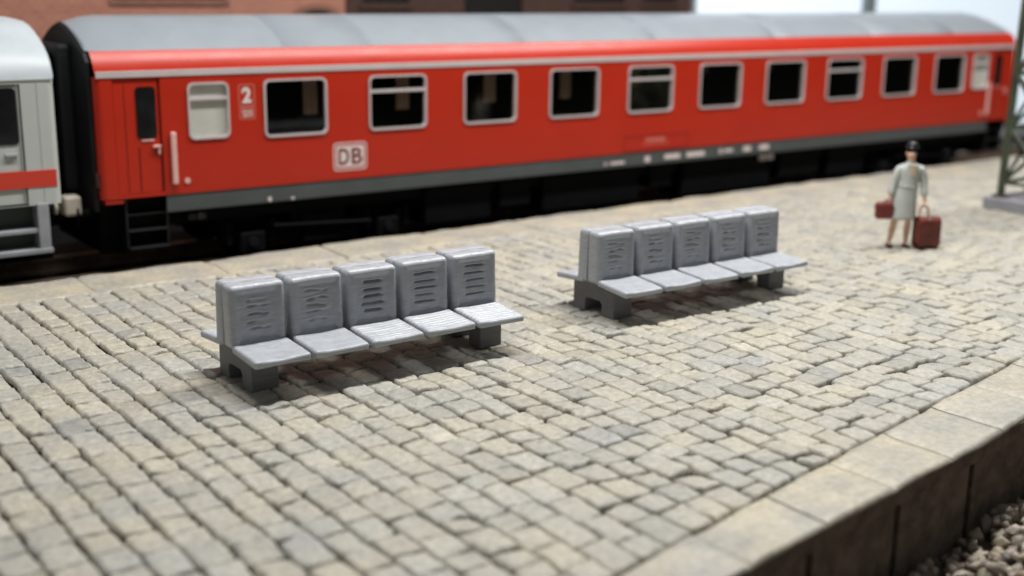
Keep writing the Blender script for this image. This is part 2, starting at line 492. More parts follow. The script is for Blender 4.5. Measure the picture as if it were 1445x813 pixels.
CY = 19.05
for yy, lab in ((CY - .755, 'brown steel rail on the platform side below the coaches'), (CY + .755, 'brown steel rail on the far side below the coaches')):
    bm = bmesh.new()
    add_box(bm, -20, 45, yy - .07, yy + .07, -0.585, -0.55)
    add_box(bm, -20, 45, yy - .015, yy + .015, -0.552, -0.40)
    add_box(bm, -20, 45, yy - .04, yy + .04, -0.402, -0.33, 0.012)
    o = bm_obj('rail', bm, M['rail']); tag(o, lab, 'rail')
sl0 = None
for i in range(-4, 50):
    x = i * 0.65 + 2
    if x > 34: break
    if sl0 is None:
        sl0 = box('sleeper', (-.13, .13, -1.25, 1.25, -.62, -.587), M['sleeper'], None, 0.012); o = sl0
    else:
        o = sl0.copy(); C.objects.link(o)
    o.location = (x, CY, 0)
    tag(o, 'brown wooden sleeper in the shadow under the coaches', 'sleeper', 'sleepers under the coaches')

def build_ballast():
    # low irregular stones, one object
    protos = []
    for k in range(6):
        bm = bmesh.new(); bmesh.ops.create_icosphere(bm, subdivisions=2, radius=1)
        for vtx in bm.verts:
            nrm = vtx.co.normalized()
            d = mnoise.noise(nrm * 1.3 + Vector((k * 5.1, 0, 0)))
            c = nrm * (1 + 0.7 * d)
            # facet
            for ax in (Vector((1, .3, .2)), Vector((-.4, 1, .3)), Vector((.2, -.5, 1)), Vector((-1, -.2, -.4)), Vector((.5, -.9, -.2))):
                ax = ax.normalized(); e = c.dot(ax) - 0.55
                if e > 0: c -= ax * e
            vtx.co = c
        bm.verts.ensure_lookup_table()
        protos.append((np.array([q.co[:] for q in bm.verts]), np.array([[w.index for w in fc.verts] for fc in bm.faces])))
        bm.free()
    V = []; F = []; T = []; base = 0
    def rot():
        a, b, c = rng.uniform(0, 6.28, 3)
        return np.array((Matrix.Rotation(a, 3, 'X') @ Matrix.Rotation(b, 3, 'Y') @ Matrix.Rotation(c, 3, 'Z')))
    for i in range(5200):
        x = rng.uniform(5, 17)
        yo = y_outer(x)
        y = yo - 0.03 - rng.uniform(0, 1) * 3.6
        gz = -0.90 + 0.0 * (yo - y) + (vnoise(np.array([x * 1.2]), np.array([y * 1.2]), 2)[0] - .5) * .18 + rng.uniform(-.06, .07)
        s = rng.uniform(0.045, 0.105) * np.array([1, rng.uniform(.7, 1), rng.uniform(.6, .9)])
        pv, pf = protos[i % 6]
        vv = (pv * s) @ rot().T + np.array([x, y, gz])
        V.append(vv); F.append(pf + base); base += len(pv); T.append(np.full(len(pv), rng.uniform(0, 1)))
    V = np.concatenate(V); F = np.concatenate(F); T = np.concatenate(T)
    me = bpy.data.meshes.new('ballast')
    me.vertices.add(len(V)); me.vertices.foreach_set('co', V.ravel())
    me.loops.add(F.size); me.loops.foreach_set('vertex_index', F.ravel())
    me.polygons.add(len(F)); me.polygons.foreach_set('loop_start', np.arange(0, F.size, 3))
    me.update(calc_edges=True)
    a = me.attributes.new('tone', 'FLOAT', 'POINT'); a.data.foreach_set('value', T)
    o = link('ballast', me, M['ballast'])
    tag(o, 'mixed beige grey and reddish ballast stones below the near platform wall', 'ballast', None, 'stuff')
build_ballast()
bb = from_arrays('ballast_bed', [(3, -4, -.985), (22, -4, -.985), (22, y_outer(22) + .02, -.985), (3, y_outer(3) + .02, -.985)], [(0, 1, 2, 3)], mat('ballast_bed_dirt', (0.13, 0.11, 0.09), 0.9, 0.1, var=.4, scale=9))
tag(bb, 'brown dirt below the ballast stones', None, None, 'structure')

# ------------------------------------------------------------------ benches
def rounded_slab(nx, nz, w, h, r, rc):
    """grid on a rounded rectangle; returns X,Z,edge distance"""
    def axis(n, L):
        m = 5
        e = L / 2 - r * 1.3
        inner = np.linspace(-e, e, n - 2 * m)
        t = (1 - np.cos(np.linspace(0, np.pi / 2, m + 1)))[1:]   # 0..1
        out = e + (L / 2 - e) * np.sin(np.linspace(0, np.pi / 2, m + 1))[1:]
        return np.concatenate([-out[::-1], inner, out])
    X, Z = np.meshgrid(axis(nx, w), axis(nz, h), indexing='ij')
    ax = np.abs(X) - (w / 2 - rc); az = np.abs(Z) - (h / 2 - rc)
    msk = (ax > 0) & (az > 0)
    d2 = np.sqrt(np.where(msk, ax, 0) ** 2 + np.where(msk, az, 0) ** 2) + 1e-9
    mx = np.maximum(ax, az)
    k = np.where(msk, mx / d2, 1)
    X2 = np.where(msk, np.sign(X) * ((w / 2 - rc) + ax * k), X); Z2 = np.where(msk, np.sign(Z) * ((h / 2 - rc) + az * k), Z)
    ax2 = np.abs(X2) - (w / 2 - rc); az2 = np.abs(Z2) - (h / 2 - rc)
    dist = np.where((ax2 > 0) & (az2 > 0), rc - np.sqrt(np.maximum(ax2, 0) ** 2 + np.maximum(az2, 0) ** 2), np.minimum(w / 2 - np.abs(X2), h / 2 - np.abs(Z2)))
    return X2, Z2, np.maximum(dist, 0)

def slab_mesh(name, X, Z, D0, D1):
    """closed slab: front surface at depth D0, back surface at depth D1 (local y)"""
    nx, nz = X.shape
    A = np.stack([X, D0, Z], -1).reshape(-1, 3); B = np.stack([X, D1, Z], -1).reshape(-1, 3)
    i = np.arange(nx * nz).reshape(nx, nz)
    q = np.stack([i[:-1, :-1], i[1:, :-1], i[1:, 1:], i[:-1, 1:]], -1).reshape(-1, 4)
    qb = q[:, ::-1] + nx * nz
    rim = np.concatenate([i[:-1, 0], i[-1, :-1], i[1:, -1][::-1], i[0, 1:][::-1]])
    r2 = np.roll(rim, -1)
    qs = np.stack([r2, rim, rim + nx * nz, r2 + nx * nz], -1)
    me = bpy.data.meshes.new(name)
    V = np.concatenate([A, B]); F = np.concatenate([q, qb, qs])
    me.from_pydata(V.tolist(), [], F.tolist()); me.update()
    me.polygons.foreach_set('use_smooth', np.ones(len(F), bool))
    return me

def backrest_mesh(var):
    w, h = 0.605, 0.66
    X, Z, d = rounded_slab(34, 84, w, h, 0.04, 0.055)
    r = 0.062
    t = np.clip(1 - d / r, 0, 1)
    D = r * (1 - np.sqrt(np.clip(1 - t * t, 0, 1)))          # rounded border
    # shallow recessed field inside a raised rim
    fx = np.clip((np.abs(X) - 0.19) / 0.05, 0, 1); fz = np.clip((np.abs(Z - 0.0) - 0.23) / 0.05, 0, 1)
    D += 0.028 * (1 - np.maximum(fx, fz))
    # five slots, each variant printed differently
    g = np.random.default_rng(40 + var)
    for k in range(5):
        zc = 0.175 - k * 0.078 + g.normal(0, .004)
        hw = 0.125 + g.normal(0, .012)
        xo = g.normal(0.0, .012)
        dep = [0.026, 0.024, 0.052, 0.046, 0.046][var] * g.uniform(.75, 1.15)
        th = [0.010, 0.010, 0.012, 0.008, 0.0075][var]
        zz = zc + (vnoise(X * 14 + 9, X * 0 + k, var) - .5) * (0.03 if var < 2 else 0.008)
        prof = np.clip(1 - np.abs(Z - zz) / (th * 1.6), 0, 1) ** .7 * np.clip((hw - np.abs(X - xo)) / 0.02, 0, 1)
        gap = 1.0 if var > 1 else np.clip((vnoise(X * 16 + k * 3, X * 0 + 4, var + 9) - .25) * 3, 0, 1)
        D += dep * prof * gap
        # lip above each slot
        D -= 0.006 * np.clip(1 - np.abs(Z - zz - 0.022) / 0.012, 0, 1) * np.clip((hw - np.abs(X - xo)) / 0.02, 0, 1)
    # layer lines and lumps of the print
    D += (vnoise(X * 5, Z * 60, var) - .5) * 0.003 + (vnoise(X * 11, Z * 11, var + 2) - .5) * 0.005
    Zs = Z + 0.006 * (vnoise(X * 8, Z * 0 + 3, var) - .5) * (Z > h / 2 - .06)
    back = 0.125 - 0.25 * D * (d < r)
    # lean: the top is further back
    lean = (Z + h / 2) * 0.035
    D0 = D + lean - 0.07; D1 = back + lean * 0.5 + 0.02
    me = slab_mesh('backrest', X, Zs, D0, np.maximum(D1, D0 + 0.02))
    return me

def seat_mesh(var):
    # lies in X (width) x Z->Y depth; thickness downwards
    w, h = 0.61, 0.56
    X, Z, d = rounded_slab(26, 60, w, h, 0.02, 0.035)
    r = 0.03
    t = np.clip(1 - d / r, 0, 1)
    D = r * (1 - np.sqrt(np.clip(1 - t * t, 0, 1)))
    amp = [0.003, 0.003, 0.006, 0.007, 0.008][var]
    D += amp * np.sin(Z * 2 * np.pi / 0.062 + 0.6 * vnoise(X * 4, Z * 4, var)) * np.clip(d / 0.04, 0, 1)
    D += (vnoise(X * 4, Z * 30, var + 5) - .5) * 0.004 + (vnoise(X * 9, Z * 9, var) - .5) * 0.006
    # slightly dished, ends lift
    D += 0.010 * np.clip(1 - (np.abs(X) / 0.27) ** 2, 0, 1)
    me = slab_mesh('seat', X, Z, D, np.full_like(D, 0.074) - 0.3 * D * (d < r))
    # stand the slab on its back: (x, y=depth into, z) -> (x, z, -y)
    for vtx in me.vertices:
        x, y, z = vtx.co
        vtx.co = (x, z, -y)
    return me

def leg_mesh():
    # end support: two feet joined by a bridge, one profile in YZ extruded in X
    prof = [(-.40, 0), (-.165, 0), (-.165, .145), (-.13, .185), (.13, .185), (.165, .145), (.165, 0), (.40, 0), (.40, .395), (.155, .43), (.14, .62), (-.14, .62), (-.155, .43), (-.40, .395)]
    bm = bmesh.new()
    a = [bm.verts.new((-.148, y, z)) for y, z in prof]; b = [bm.verts.new((.148, y, z)) for y, z in prof]
    bm.faces.new(a); bm.faces.new(b[::-1])
    for i in range(len(prof)):
        j = (i + 1) % len(prof)
        bm.faces.new((a[i], b[i], b[j], a[j]))
    bmesh.ops.recalc_face_normals(bm, faces=bm.faces[:])
    bmesh.ops.bevel(bm, geom=[e for e in bm.edges], offset=0.012, segments=2, affect='EDGES', profile=.5)
    me = bpy.data.meshes.new('leg'); bm.to_mesh(me); bm.free()
    return me

BR = [backrest_mesh(i) for i in range(5)]
ST = [seat_mesh(i) for i in range(5)]
LEG = leg_mesh()
for me in BR + ST: me.materials.append(M['resin'])
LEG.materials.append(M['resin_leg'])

def make_bench(loc, label, order, rz=0.0):
    root = thing('platform_bench', label, 'bench', loc, rz, 'five seat platform benches')
    def part(name, me, l, r=(0, 0, 0)):
        o = bpy.data.objects.new(name, me); C.objects.link(o); o.parent = root
        o.location = l; o.rotation_euler = r
        return o
    pitch = 0.662
    for side in (0, 1):
        s = -1 if side == 0 else 1
        rzz = 0 if side == 0 else math.pi
        for k in range(5):
            x = (k - 2) * pitch
            v = order[k] if side == 0 else order[4 - k]
            jr = random.uniform(-.012, .012)
            part('seat', ST[v], (x, -0.475 if side == 0 else 0.355, 0.462 + random.uniform(-.004, .004)), ((R_(4.5) + jr) * 1.0, jr, rzz))
            part('backrest', BR[v], (x, s * 0.155, 0.745 + random.uniform(-.006, .006)), (0, random.uniform(-.008, .008), rzz + random.uniform(-.01, .01)))
    for s in (-1, 1):
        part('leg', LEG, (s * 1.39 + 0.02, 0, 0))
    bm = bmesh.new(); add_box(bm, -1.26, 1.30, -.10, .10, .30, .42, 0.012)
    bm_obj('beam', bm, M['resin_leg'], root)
    return root
make_bench((6.28, 11.25, -0.006), 'grey double sided bench with crisp slotted backs, nearer and left one of the two', [0, 1, 2, 3, 4])
make_bench((11.14, 11.34, -0.006), 'grey double sided bench further along the platform, between the other bench and the person', [1, 0, 1, 0, 0], R_(-0.5))

# ------------------------------------------------------------------ coaches
YS = 17.68                      # side facing the platform
HALF = 1.37
PROF = [(0.0, 2.66), (0.014, 2.735), (0.095, 2.895), (0.205, 3.016), (0.37, 3.14), (0.58, 3.255), (0.84, 3.365), (1.10, 3.45), (1.37, 3.495)]

def side_with_holes(bm, x0, x1, z0, z1, y, holes):
    xs = sorted({x0, x1, *[h[0] for h in holes], *[h[1] for h in holes]})
    zs = sorted({z0, z1, *[h[2] for h in holes], *[h[3] for h in holes]})
    vs = {}
    def vv(i, k):
        if (i, k) not in vs: vs[(i, k)] = bm.verts.new((xs[i], y, zs[k]))
        return vs[(i, k)]
    for i in range(len(xs) - 1):
        for k in range(len(zs) - 1):
            cx = (xs[i] + xs[i + 1]) / 2; cz = (zs[k] + zs[k + 1]) / 2
            if any(h[0] < cx < h[1] and h[2] < cz < h[3] for h in holes): continue
            bm.faces.new((vv(i, k), vv(i + 1, k), vv(i + 1, k + 1), vv(i, k + 1)))
    for h in holes:      # reveals
        d = 0.07
        loop = [(h[0], h[2]), (h[1], h[2]), (h[1], h[3]), (h[0], h[3])]
        a = [bm.verts.new((p[0], y, p[1])) for p in loop]; b = [bm.verts.new((p[0], y + d, p[1])) for p in loop]
        for i in range(4):
            j = (i + 1) % 4
            bm.faces.new((a[i], a[j], b[j], b[i]))

def loft_roof(name, x0, x1, i0, matl, parent, drop=0.06, seams=()):
    """curved roof over both halves from profile point i0 upwards; ends curve down"""
    prof = PROF[i0:]
    full = [(YS + a, z) for a, z in prof] + [(YS + 2 * HALF - a, z) for a, z in prof[-2::-1]]
    xs = [x0, x0 + .03, x0 + .10, x0 + .25, x0 + .5]
    k = int((x1 - x0 - 1) / 0.8)
    xs += list(np.linspace(x0 + .5, x1 - .5, k)[1:-1])
    xs += [x1 - .5, x1 - .25, x1 - .10, x1 - .03, x1]
    for s in seams: xs += [s - .012, s, s + .012]
    xs = sorted(xs)
    bm = bmesh.new(); rows = []
    zb = prof[0][1]
    for x in xs:
        e = min(x - x0, x1 - x)
        t = max(0, 1 - e / .5)
        row = []
        for y, z in full:
            f = (z - zb) / (PROF[-1][1] - zb)
            zz = z - drop * (t ** 2) * f * 2.2
            yy = y + (CY - y) * 0.05 * t ** 2 * (1 - f)
            if any(abs(x - s) < 1e-6 for s in seams): zz -= 0.018
            row.append(bm.verts.new((x, yy, zz)))
        rows.append(row)
    for a, b in zip(rows[:-1], rows[1:]):
        for i in range(len(a) - 1):
            bm.faces.new((a[i], b[i], b[i + 1], a[i + 1]))
    bm.faces.new(rows[0]); bm.faces.new(rows[-1][::-1])
    return bm_obj(name, bm, matl, parent, smooth=True)

def bogie(parent, xc, name='bogie'):
    bm = bmesh.new()
    for y in (YS + .30, CY + .85):
        add_box(bm, xc - 1.75, xc + 1.75, y - .07, y + .07, -.06, .14, 0.03)
        for dx in (-1.25, 1.25):
            add_box(bm, xc + dx - .22, xc + dx + .22, y - .16, y + .10, -.22, .14, 0.04)
            for q in (-.2, .2):
                add_cyl(bm, (xc + dx + q * 1.9, y - .05, -.05), (xc + dx + q * 1.9, y - .05, .30), .07, n=10)
        add_box(bm, xc - .35, xc + .35, y - .12, y + .08, -.16, .32, 0.04)
        add_cyl(bm, (xc - .9, y - .16, .2), (xc + .9, y - .16, .1), .03, n=8)
    add_box(bm, xc - .5, xc + .5, YS + .3, CY + .8, .1, .45, 0.03)
    o = bm_obj(name, bm, M['black'], parent)
    for dx in (-1.25, 1.25):
        for y in (CY - .755, CY + .755):
            b = bmesh.new()
            add_cyl(b, (xc + dx, y - .06, .10), (xc + dx, y + .06, .10), .43, n=28)
            add_cyl(b, (xc + dx, y + (.06 if y > CY else -.06), .10), (xc + dx, y + (.10 if y > CY else -.10), .10), .47 if False else .12, n=16)
            w = bm_obj('wheel', b, M['black'], o)
    return o

coach = thing('passenger_coach', 'red passenger coach with silver grey roof standing at the platform', 'railway coach', (0, 0, 0))
XL, XR = 5.54, 28.72
WIN = [(8.15, 9.25), (10.02, 11.14), (11.90, 13.04), (13.79, 14.97), (15.695, 16.88), (17.60, 18.80), (19.54, 20.755), (21.49, 22.695), (23.43, 24.64), (25.37, 26.57)]
WZ0, WZ1 = 1.64, 2.545
WC = [(6.915, 7.575), (26.90, 27.55)]
DOORS = [(5.80, 6.50), (27.78, 28.46)]
fw = 0.033
holes = [(a + fw * .85, b - fw * .85, WZ0 + fw * .85, WZ1 - fw * .85) for a, b in WIN] + [(a + fw * .85, b - fw * .85, WZ0 + .04 + fw * .85, WZ1 - .01 - fw * .85) for a, b in WC] + [(a, b, 0.93, 2.63) for a, b in DOORS]
bm = bmesh.new()
side_with_holes(bm, XL + .10, XR - .10, 0.875, 2.66, YS, holes)
# far side, rounded ends, underside
yb = YS + 2 * HALF
q = [bm.verts.new(p) for p in ((XL + .1, yb, .875), (XR - .1, yb, .875), (XR - .1, yb, 2.66), (XL + .1, yb, 2.66))]; bm.faces.new(q)
q = [bm.verts.new(p) for p in ((XL + .1, YS, .875), (XR - .1, YS, .875), (XR - .1, yb, .875), (XL + .1, yb, .875))]; bm.faces.new(q)
for xe, s in ((XL, 1), (XR, -1)):
    for yy, t in ((YS, 1), (yb, -1)):
        prev = None
        for i in range(7):
            a = R_(90 * i / 6)
            p = (xe + s * .10 * (1 - math.sin(a)), yy + t * .10 * (1 - math.cos(a)))
            cur = (bm.verts.new((p[0], p[1], .875)), bm.verts.new((p[0], p[1], 2.66)))
            if prev: bm.faces.new((prev[0], cur[0], cur[1], prev[1]))
            prev = cur
body = bm_obj('body', bm, M['red'], coach)
# cantrail: red band between the stripe and the roof
cant = bmesh.new()
for sgn in (0, 1):
    rows = []
    for x in (XL + .02, XL + .12, XR - .12, XR - .02):
        rows.append([cant.verts.new((x, (YS + a) if sgn == 0 else (yb - a), z)) for a, z in PROF[0:4]])
    for a, b in zip(rows[:-1], rows[1:]):
        for i in range(len(a) - 1): cant.faces.new((a[i], b[i], b[i + 1], a[i + 1]))
bm_obj('cantrail', cant, M['red'], coach, smooth=True)
box('stripe', (XL + .03, XR - .03, YS - .012, YS + .03, 2.640, 2.735), M['stripe'], coach, 0.005)
loft_roof('roof', XL, XR, 3, M['roof'], coach, 0.05, seams=(8.6, 10.2, 13.4, 16.6, 20.0, 23.2, 26.4))
bx_ = bmesh.new()
add_box(bx_, DOORS[0][1] + .02, DOORS[1][0] - .02, YS + .012, yb - .012, 0.605, 0.872, 0.008)
bm_obj('skirt', bx_, M['band'], coach)
# small prints on the skirt
for x, w, h, z in ((15.2, .05, .05, .70), (15.5, .35, .05, .70), (16.28, .13, .11, .72), (16.95, .42, .09, .73), (17.6, .50, .09, .73), (18.32, .07, .10, .74), (18.55, .25, .06, .74), (19.1, .22, .10, .74), (19.62, .28, .10, .74), (8.2, .06, .07, .66), (8.6, .05, .04, .64)):
    box('printed_mark', (x - w / 2, x + w / 2, YS + .002, YS + .02, z - h / 2, z + h / 2), M['mark'], coach)
# underframe: centre sill, equipment boxes, tanks
bm = bmesh.new()
add_box(bm, XL + .4, XR - .4, YS + .25, yb - .25, .36, .60, 0.02)
for a, b, z in ((11.2, 12.6, -.10), (12.8, 13.5, .05), (13.8, 16.2, -.12), (16.5, 17.1, 0.1), (17.4, 20.0, -.14), (20.3, 21.6, .0), (21.9, 23.2, -.08)):
    add_box(bm, a, b, YS + .14, YS + .85, z, .55, 0.03)
    add_box(bm, a + .1, b - .1, CY + .4, yb - .14, z, .55, 0.03)
add_cyl(bm, (13.6, YS + .4, .18), (12.7, YS + .4, .18), .16)
add_box(bm, XL + .05, XL + .95, YS + .32, yb - .25, .02, .84, 0.02); add_box(bm, XR - .95, XR - .05, YS + .32, yb - .25, .02, .84, 0.02)
und = bm_obj('underframe', bm, M['black'], coach)
bogie(coach, 9.2); bogie(coach, 25.2)
bm = bmesh.new()
add_box(bm, 19.85, 20.05, YS + .10, YS + .145, .44, .56, .01); add_box(bm, 19.62, 19.8, YS + .10, YS + .145, .44, .56, .01)
bm_obj('valve_box', bm, M['mark'], coach)
bm = bmesh.new(); add_cyl(bm, (7.05, YS + .02, .50), (7.05, YS + .12, .50), .055); add_box(bm, 6.86, 7.16, YS + .06, YS + .13, .44, .54, .01)
bm_obj('brake_lever', bm, M['step_dark'], coach)
# axle box caps
for xc in (9.2, 25.2):
    for dx in (-1.25, 1.25):
        bm = bmesh.new(); add_cyl(bm, (xc + dx, YS + .10, -.02), (xc + dx, YS + .145, -.02), .08, n=14)
        bm_obj('axle_cap', bm, M['step_dark'], coach)
# interior
bm = bmesh.new()
add_box(bm, XL + .2, XR - .2, CY + .3, CY + .36, .95, 3.0)
add_box(bm, XL + .2, XR - .2, YS + .10, CY + .3, .93, .96)
add_box(bm, XL + .2, XR - .2, YS + .26, CY + .3, 2.90, 2.94)
for x in (6.66, 7.85, 9.62, 11.52, 13.42, 15.33, 17.24, 19.17, 21.12, 23.06, 25.0, 26.74, 27.7):
    add_box(bm, x - .03, x + .03, YS + .45, CY + .3, .96, 2.95)
for a, b in WIN:
    for xx in (a - .1, b - .25):
        add_box(bm, xx, xx + .35, YS + .35, CY + .1, 1.0, 1.58, .05)
bm_obj('interior', bm, M['interior'], coach)
for x, z in ((9.03, 1.93), (10.76, 1.93), (12.56, 1.97), (14.28, 1.97), (16.02, 2.12), (17.86, 2.3), (19.80, 2.3)):
    bm = bmesh.new(); nn = 9
    a = []; b = []
    for i in range(nn):
        xx = x - .13 + .26 * i / (nn - 1); yy = YS + .15 + .025 * math.sin(i * 1.9)
        a.append(bm.verts.new((xx, yy, z + .02))); b.append(bm.verts.new((xx, yy, 2.72)))
    for i in range(nn - 1): bm.faces.new((a[i], a[i + 1], b[i + 1], b[i]))
    o = bm_obj('curtain', bm, M['curtain'], coach)
    md = o.modifiers.new('thick', 'SOLIDIFY'); md.thickness = .012

def window(x0, x1, z0, z1, pane_m, bar, parent, frame_m=None, r=0.10, w=fw, y=YS):
    bm = bmesh.new()
    add_ring(bm, rrect(x0, x1, z0, z1, r), rrect(x0 + w, x1 - w, z0 + w, z1 - w, max(.02, r - w * .6)), y - .022, y + .03)
    if bar:
        zb = z1 - (z1 - z0) * 0.29
        add_box(bm, x0 + w * .6, x1 - w * .6, y - .015, y + .02, zb - .025, zb + .025, 0.006)
    f = bm_obj('window', bm, frame_m or M['frame'], parent)
    bm = bmesh.new()
    add_plate(bm, rrect(x0 + w * .75, x1 - w * .75, z0 + w * .75, z1 - w * .75, .06), y + .031, y + .036)
    bm_obj('pane', bm, pane_m, f)
    return f
for i, (a, b) in enumerate(WIN):
    window(a, b, WZ0, WZ1, M['glass'], i % 3 == 1, coach)
for k, (a, b) in enumerate(WC):
    window(a, b, WZ0 + .04, WZ1 - .01, M['frost'], True, coach)
# doors with window, handle and steps
for k, (a, b) in enumerate(DOORS):
    bm = bmesh.new()
    wx0, wx1 = (a + .33, b - .07) if k == 0 else (a + .10, b - .3)
    add_box(bm, a + .008, b - .03, YS + .018, YS + .06, .935, 2.625, 0.006)
    d = bm_obj('door', bm, M['red'], coach)
    # folding-leaf joint and shadow gap
    bm = bmesh.new(); add_box(bm, (a + b) / 2 - .008, (a + b) / 2 + .008, YS + .014, YS + .03, .95, 1.62); add_box(bm, b - .03, b + .0, YS + .03, YS + .07, .93, 2.63)
    add_box(bm, (a + b) / 2 - .19, (a + b) / 2 - .18, YS + .015, YS + .03, .95, 2.55)
    bm_obj('joint', bm, M['red_dark'], d)
    bm = bmesh.new(); add_plate(bm, rrect(wx0, wx1, 1.74, 2.50, .06), YS + .008, YS + .03)
    bm_obj('pane', bm, M['dark_pane'], d)
    bm = bmesh.new(); add_box(bm, (wx0 + wx1) / 2 - .09, (wx0 + wx1) / 2 + .10, YS + .005, YS + .02, 1.70, 1.725, .004)
    add_box(bm, b - .15, b - .03, YS - .03, YS + .02, 1.60, 1.64, .01); add_box(bm, b - .075, b - .04, YS - .02, YS + .02, 1.50, 1.61, .01)
    bm_obj('handle', bm, M['handrail'], d)
    hx = b + .155 if k == 0 else a - .155
    bm = bmesh.new(); add_box(bm, hx - .045, hx + .045, YS - .06, YS - .015, 1.03, 1.82, 0.02); add_box(bm, hx - .03, hx + .03, YS - .03, YS, 1.05, 1.12); add_box(bm, hx - .03, hx + .03, YS - .03, YS, 1.72, 1.80)
    bm_obj('handrail', bm, M['handrail'], coach)
    bm = bmesh.new(); add_cyl(bm, (hx + (.2 if k == 0 else -.2), YS - .015, 1.07), (hx + (.2 if k == 0 else -.2), YS + .01, 1.07), .045, n=14)
    bm_obj('lock', bm, M['handrail'], coach)
    # steps
    bm = bmesh.new()
    for z, dy in ((.62, .10), (.38, .05), (.12, 0.0)):
        add_box(bm, a + .12, b + .02, YS + dy - .02, YS + dy + .25, z - .03, z, .008)
    add_box(bm, a + .10, a + .13, YS + .06, YS + .3, .10, .90); add_box(bm, b + .02, b + .05, YS + .06, YS + .3, .10, .90)
    bm_obj('steps', bm, M['step_dark'], coach)
    box('step_recess', (a + .05, b + .06, YS + .30, YS + .6, .10, .90), M['black'], coach)
    # red valance beside the steps
    xa, xb = (XL + .06, a + .07) if k == 0 else (b + .02, XR - .06)
    box('valance', (xa, xb, YS + .010, YS + .30, .80, .873), M['red'], coach, .01)
# class marking and logo
bm = bmesh.new()
add_ring(bm, rrect(7.735, 8.0, 2.14, 2.48, .03), rrect(7.748, 7.987, 2.153, 2.467, .02), YS - .004, YS + .002)
add_ring(bm, rrect(7.742, 8.0, 1.945, 2.13, .03), rrect(7.755, 7.987, 1.958, 2.117, .02), YS - .004, YS + .002)
cm = bm_obj('class_marking', bm, M['mark_pink'], coach)
text_on_side('numeral', '2', 7.868, 2.315, .245, .155, YS - .004, M['mark'], cm, 0.045)
bm = bmesh.new()
add_ring(bm, rrect(7.79, 7.855, 2.03, 2.09, .012, 2), rrect(7.803, 7.842, 2.043, 2.077, .006, 2), YS - .004, YS + .002)
add_box(bm, 7.80, 7.86, YS - .004, YS + .002, 1.985, 2.01); add_box(bm, 7.875, 7.888, YS - .004, YS + .002, 1.98, 2.085)
add_ring(bm, rrect(7.905, 7.955, 1.99, 2.085, .012, 2), rrect(7.918, 7.942, 2.003, 2.072, .006, 2), YS - .004, YS + .002)
bm_obj('pictogram', bm, M['mark'], cm)
bm = bmesh.new(); add_ring(bm, rrect(9.342, 9.967, 1.015, 1.475, .07), rrect(9.362, 9.947, 1.035, 1.455, .055), YS - .004, YS + .002)
lg = bm_obj('logo', bm, M['mark'], coach)
bm = bmesh.new(); add_plate(bm, rrect(9.395, 9.914, 1.068, 1.422, .035), YS - .003, YS + .002)
bm_obj('logo_field', bm, M['mark'], lg)
text_on_side('logo_letter', 'D', 9.535, 1.245, .27, .20, YS - .0045, M['logo_dark'], lg, 0.022)
text_on_side('logo_letter', 'B', 9.78, 1.245, .27, .20, YS - .0045, M['logo_dark'], lg, 0.022)
# destination panel with blurred print
bm = bmesh.new(); add_ring(bm, rrect(15.62, 17.36, .895, 1.205, .01, 1), rrect(15.665, 17.315, .93, 1.165, .01, 1), YS - .004, YS + .002)
pn = bm_obj('side_panel', bm, mat('dark_red_outline', (0.30, 0.012, 0.01), .5, .3), coach)
bm = bmesh.new()
for i in range(7): add_box(bm, 16.22 + i * .075, 16.27 + i * .075, YS - .003, YS + .002, 1.07, 1.14)
add_box(bm, 16.15, 16.8, YS - .003, YS + .002, 1.02, 1.035)
bm_obj('printed_line', bm, M['mark_pink'], pn)
# black end walls with gangway and buffers
for xe, s in ((XL, -1), (XR, 1)):
    bm = bmesh.new()
    pts = [(YS + .10, .70)] + [(YS + max(a, .10) + .02, z - .03) for a, z in PROF[2:]] + [(yb - max(a, .10) - .02, z - .03) for a, z in PROF[-2:1:-1]] + [(yb - .10, .70)]
    a = [bm.verts.new((xe + s * .005, y, z - .06 * (z > 3))) for y, z in pts]; b = [bm.verts.new((xe + s * .06, y, z - .09 * (z > 3))) for y, z in pts]
    for i in range(len(pts)):
        j = (i + 1) % len(pts)
        bm.faces.new((a[i], a[j], b[j], b[i]))
    bm.faces.new(b); bm.faces.new(a[::-1])
    e = bm_obj('end_wall', bm, M['black_end'], coach)
    bm = bmesh.new()
    for y0, y1, z0, z1 in ((CY - .62, CY - .42, .9, 3.0), (CY + .42, CY + .62, .9, 3.0), (CY - .62, CY + .62, 2.9, 3.1)):
        add_box(bm, xe + s * .06 if s > 0 else xe - .28, xe + .28 if s > 0 else xe - .06, y0, y1, z0, z1, .06)
    bm_obj('gangway', bm, M['black_end'], coach)
    for y in (CY - .87, CY + .87):
        bm = bmesh.new(); x2 = xe + s * .24
        add_cyl(bm, (xe + s * .0, y, .62), (x2, y, .62), .08); add_cyl(bm, (x2, y, .62), (x2 + s * .03, y, .62), .2)
        bm_obj('buffer', bm, M['black'], coach)
    bm = bmesh.new(); add_box(bm, xe - .03 + s * .02, xe + .03 + s * .02 + .02, YS + .04, YS + .16, 1.05, 1.28, .02)
    t = bm_obj('tail_light', bm, mat('tail_light_dark', (0.05, 0.006, 0.006), .3, .5), coach)
